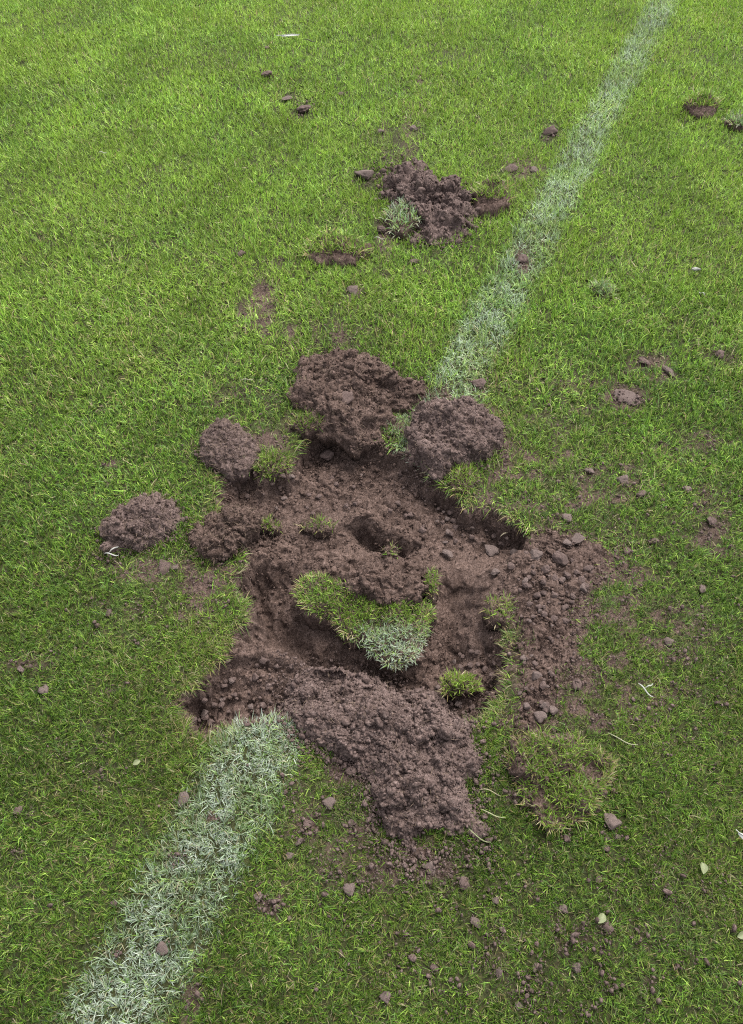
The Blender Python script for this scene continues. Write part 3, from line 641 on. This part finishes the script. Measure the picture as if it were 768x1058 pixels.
# ------------------------------------------------------------------ the turf
def lawn_points(y0, y1, dens, margin):
    hw = lambda yy: .485*(CAM_H*sP + yy*cP) + margin
    n = int(dens*2*hw(y1)*(y1-y0)); yy = rng.uniform(y0, y1, n); xx = rng.uniform(-1, 1, n)*hw(y1)
    k = np.abs(xx) < hw(yy); return xx[k], yy[k]
def lawn(y0, y1, dens, margin, segs, wd, L, hole=True, inner=None, tag_far=False):
    x, y = lawn_points(y0, y1, dens, margin)
    if inner is not None:                                     # leave out what the frame zone already holds
        k = np.abs(x) > .485*(CAM_H*sP + y*cP) + inner; k |= (y < .06) | (y > 4.55); x, y = x[k], y[k]
    # gather the roots into tufts
    n = len(x); cell = .0095; ix, iy = np.floor(x/cell), np.floor(y/cell); zz_ = np.zeros(n)
    tx = (ix+.15+.7*_h(ix, iy, zz_, 501))*cell; ty = (iy+.15+.7*_h(ix, iy, zz_, 502))*cell
    x, y = x+(tx-x)*.5, y+(ty-y)*.5
    z, bare, _, dh = fields(x, y); d = dirt(x, y)
    thin = .50 + .50*sstep(-.45, .15, fbm2(x, y, .022, 2, 511))
    pr = (1-bare)*(1-np.clip(d*1.55*(.30+.70*sstep(-.25, .35, fbm2(x, y, .03, 2, 512))), 0, .97))**1.6*thin
    k = rng.random(n) < pr
    for a in avoid:
        if isinstance(a, tuple):
            k &= (x-a[0])**2 + (y-a[1])**2 > (a[2]*rng.uniform(.6, 1.0, n))**2
        else:
            lo, hi = a.min(0)-.01, a.max(0)+.01; b_ = np.where((x > lo[0]) & (x < hi[0]) & (y > lo[1]) & (y < hi[1]))[0]
            if len(b_): k[b_] &= sdf(a, x[b_], y[b_]) < min(.024, .16*float((hi-lo).min()))
    x, y, z, d, dh = x[k], y[k], z[k], d[k], dh[k]; n = len(x)
    ix, iy = ix[k], iy[k]; zz_ = np.zeros(n)
    taz = _h(ix, iy, zz_, 503)*2*math.pi
    az = taz + rng.normal(0, 1.15, n)
    fl = fbm2(x, y, .12, 2, 521)                              # trodden flat here, upright there
    lean = np.clip(rng.normal(.42, .34, n) + .3*fl, .02, 1.45); bend = rng.normal(.7, .6, n)
    tl = .75+.5*_h(ix, iy, zz_, 504)
    rm = np.where(dh > -.022)[0]                              # turf hangs over the torn rim
    if len(rm):
        d0, dx_, dy_ = (sdf(HOLE, x[rm]+a_, y[rm]+b_) for a_, b_ in ((0, 0), (.004, 0), (0, .004)))
        go = rng.random(len(rm)) < .65; q_ = rm[go]
        az[q_] = np.arctan2(dy_-d0, dx_-d0)[go] + rng.normal(0, .55, len(q_)); lean[q_] = np.clip(lean[q_]+.45, 0, 1.5); tl[q_] *= 1.35
    LL = L*tl*np.clip(rng.lognormal(0, .28, n), .45, 1.9)
    col = grass_colour(n, x, y, -.34 + .74*sstep(.5, 2.6, y), .115*(1-.7*sstep(.9, 2.6, y))) * ((.70+.5*_h(ix, iy, zz_, 505))*(.80+.56*sstep(.25, 2.0, y)))[:, None]  # darker near, brighter far: backlit glow at grazing view painted into blade colour
    du = np.clip(d*(.2+.9*sstep(-.2, .4, fbm2(x, y, .045, 3, 411))), 0, .7)[:, None]*rng.random((n, 1)); col = col*(1-du) + np.array([.12, .10, .075])*du
    # torn rim of the hole: yellowed blades
    rim = sstep(-.035, -.002, dh); kk = rng.random(n) < rim*.28; col[kk] = STRAW[rng.integers(0, 4, kk.sum())]*.8
    Wb = wd*rng.uniform(.65, 1.25, n)
    # paint
    dl = (x-LA[0])*LN[0] + (y-LA[1])*LN[1] + .012*fbm2(x, y, .05, 2, 531)
    pt = sstep(LINE_W+.016, LINE_W-.020, np.abs(dl)+rng.normal(0, .009, n))*(.38+.62*sstep(-.5, .35, fbm2(x, y, .04, 3, 532)))
    pb = pt*np.clip(rng.normal(.56, .36, n), 0, 1); painted = pb > .22
    w = pb[:, None]; whitec = np.array([.42, .48, .42])*rng.uniform(.75, 1.15, (n, 1))
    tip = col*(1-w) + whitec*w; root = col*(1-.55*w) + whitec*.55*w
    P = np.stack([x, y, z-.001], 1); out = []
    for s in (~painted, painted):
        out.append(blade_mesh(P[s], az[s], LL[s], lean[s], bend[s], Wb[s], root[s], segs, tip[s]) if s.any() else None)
    return out
def merge(parts):
    V, Q, T, C = [], [], [], []; o = 0
    for p in parts:
        if p is None: continue
        V.append(p[0]); Q.append(p[1]+o); T.append(p[2]+o); C.append(p[3]); o += len(p[0])
    return np.concatenate(V), np.concatenate(Q), np.concatenate(T), np.concatenate(C)
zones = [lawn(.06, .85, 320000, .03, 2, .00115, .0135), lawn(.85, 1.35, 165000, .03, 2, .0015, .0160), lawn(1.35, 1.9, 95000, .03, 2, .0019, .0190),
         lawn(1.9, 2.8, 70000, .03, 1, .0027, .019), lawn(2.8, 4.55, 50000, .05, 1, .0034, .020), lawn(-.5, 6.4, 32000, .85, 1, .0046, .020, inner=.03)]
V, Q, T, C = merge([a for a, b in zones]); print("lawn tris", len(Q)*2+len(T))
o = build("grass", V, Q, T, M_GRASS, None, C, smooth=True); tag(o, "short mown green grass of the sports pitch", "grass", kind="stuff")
V, Q, T, C = merge([b for a, b in zones]); print("line tris", len(Q)*2+len(T))
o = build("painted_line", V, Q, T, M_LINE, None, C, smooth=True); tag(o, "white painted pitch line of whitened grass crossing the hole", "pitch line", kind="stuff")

# ------------------------------------------------------------------ straws, leaves, feathers
def stalk(label, px, py, length_px, ang, z=.022, wd=.0022, col=(.62, .60, .46), bend=.25, name="straw_stalk"):
    p = at(px, py); L = length_px*mpp(px, py); n = 9; s = np.linspace(-.5, .5, n)*L
    zz = float(ground_z(p[0], p[1])[0]) + z
    th = ang + bend*np.linspace(-1, 1, n); dx = np.cumsum(np.cos(th))*L/n; dy = np.cumsum(np.sin(th))*L/n; dx -= dx.mean(); dy -= dy.mean()
    V = []; k = 6
    for i in range(n):
        r = wd/2*(1-.6*abs(2*i/(n-1)-1)**2); nx_, ny_ = -math.sin(th[i]), math.cos(th[i])
        for j in range(k):
            a = 2*math.pi*j/k; V.append((dx[i]+nx_*r*math.cos(a), dy[i]+ny_*r*math.cos(a), r*.6*math.sin(a) + .004*math.sin(i*.7)))
    V = np.array(V); Q = np.array([[i*k+j, i*k+(j+1) % k, (i+1)*k+(j+1) % k, (i+1)*k+j] for i in range(n-1) for j in range(k)])
    o = build(name, V, Q, None, M_STRAW, None, np.tile(np.array(col)*.42, (len(V), 1))); o.location = (p[0], p[1], zz)
    return tag(o, label, "straw")
stalk("pale straw lying on the grass right of the spill, longer of a crossed pair", 664, 718, 22, -.9, .02, .003, (.7, .71, .64))
stalk("short straw crossing the longer one right of the spill", 668, 714, 13, .5, .022, .0025, (.66, .68, .6))
stalk("white straw below the long sod, upper of a crossed pair", 122, 572, 18, .9, .02, .003, (.72, .72, .66))
stalk("white straw below the long sod, lower of a crossed pair", 118, 579, 17, -.1, .021, .003, (.72, .72, .66))
stalk("curved pale straw above the grassy sod", 640, 770, 36, -.45, .024, .002, (.52, .52, .34), .4)
stalk("dry straw at the torn right wall of the hole", 524, 543, 17, .7, .008, .003, (.55, .47, .33))
stalk("long pale straw poking from the right side of the soil tongue", 508, 845, 30, -.35, .018, .0018, (.52, .54, .30), .35)
stalk("straw sticking out at the lower right of the soil tongue", 494, 868, 30, -.6, .018, .0016, (.46, .50, .26), .5)
stalk("straw above the two others at the right side of the soil tongue", 505, 822, 26, -.2, .018, .0017, (.5, .46, .28), -.4)
stalk("thin straw on the left lawn above the long sod", 257, 400, 16, .3, .024, .0025, (.6, .57, .4))
stalk("short white straw on the grass at the left far lawn", 108, 165, 9, .4, .026, .004, (.6, .6, .5))
stalk("pale straw at the right lawn below the far divots", 722, 312, 9, 1.9, .026, .004, (.66, .68, .6))
stalk("yellow straw at the left corner of the hole", 222, 742, 16, -1.1, .016, .0018, (.6, .52, .3))
stalk("straw in front of the pale painted divot", 392, 253, 12, .0, .026, .004, (.6, .6, .48))
def feather(label, px, py, length_px, ang, w, material, z=.024):
    p = at(px, py); L = length_px*mpp(px, py); zz = float(ground_z(p[0], p[1])[0]) + z
    t = thing("feather", label, "feather", (p[0], p[1], zz)); t.rotation_euler = (0, 0, ang)
    n = 11; V = []; Q = []
    for i in range(n):
        s = i/(n-1); hw = w*L*math.sin(math.pi*min(1, s*.9+.1))**.7; x = (s-.5)*L
        V += [(x+hw*.5, hw, .003*math.sin(3*s)-hw*.3), (x, 0, .003*math.sin(3*s)+.0015), (x+hw*.5, -hw*.8, .003*math.sin(3*s)-hw*.3)]
    for i in range(n-1):
        for j in (0, 1): Q.append([i*3+j, i*3+j+1, i*3+j+4, i*3+j+3])
    build("vane", V, np.array(Q), None, material, t)
    V = []; Q = []
    for i in range(n):
        s = i/(n-1)*1.25-.25; r = .0011*(1.1-.8*i/(n-1))*(L/.05)**.5
        for j in range(5):
            a = 2*math.pi*j/5; V.append(((s-.5)*L, r*math.cos(a), .002+.003*math.sin(3*max(s, 0))+r*math.sin(a)))
    for i in range(n-1):
        for j in range(5): Q.append([i*5+j, i*5+(j+1) % 5, (i+1)*5+(j+1) % 5, (i+1)*5+j])
    build("quill", V, np.array(Q), None, M_FEATHER, t)
feather("white feather lying on the grass at the top of the lawn", 301, 45, 19, .12, .11, M_FEATHER, .03)
feather("white downy feather at the right border of the near lawn", 763, 870, 13, -.9, .24, M_FEATHER)
def leaf(label, px, py, r, ang, material, z=.011):
    p = at(px, py); L = 2*r*mpp(px, py); zz = float(ground_z(p[0], p[1])[0]) + z
    n = 9; V = []; Q = []
    for i in range(n):
        s = i/(n-1); hw = .33*L*math.sin(math.pi*s)**.8 + .0003; cz = .12*L*math.sin(2.5*s)
        V += [((s-.5)*L, hw, cz+hw*.5), ((s-.5)*L, hw*.45, cz+hw*.12), ((s-.5)*L, 0, cz), ((s-.5)*L, -hw*.45, cz+hw*.12), ((s-.5)*L, -hw, cz+hw*.6)]
    for i in range(n-1):
        for j in range(4): Q.append([i*5+j, i*5+j+1, i*5+j+6, i*5+j+5])
    o = build("fallen_leaf", V, np.array(Q), None, material); o.location = (p[0], p[1], zz); o.rotation_euler = (.2, .15, ang)
    return tag(o, label, "leaf")
leaf("pale curled leaf upright in the lower right grass", 724, 899, 6, 1.4, M_LEAF)
leaf("small pale leaf at the right border below the downy feather", 764, 968, 5.5, .3, M_LEAF)
leaf("yellow leaf resting against a clod in the lower grass", 619, 951, 6, .9, M_LEAF)
leaf("pale leaf scrap on the left lawn beside the near line", 143, 791, 4, .6, M_LEAF)
p = at(717, 283); o = bpy.data.objects.new("pebble", CLOD_ME[1].copy()); o.data.materials.clear(); o.data.materials.append(M_STONE); SC.collection.objects.link(o)
rr = 4.5*mpp(717, 283); o.location = (p[0], p[1], float(ground_z(p[0], p[1])[0])+.016); o.scale = (rr, rr*.8, rr*.7); tag(o, "small pale pebble on the far right lawn", "pebble")
# dark twig lying beyond the feather
tw = stalk("thin dark twig touching the tip of the far white feather", 320, 48, 16, -.25, .024, .006, (.09, .08, .05), name="twig"); tw["category"] = "twig"
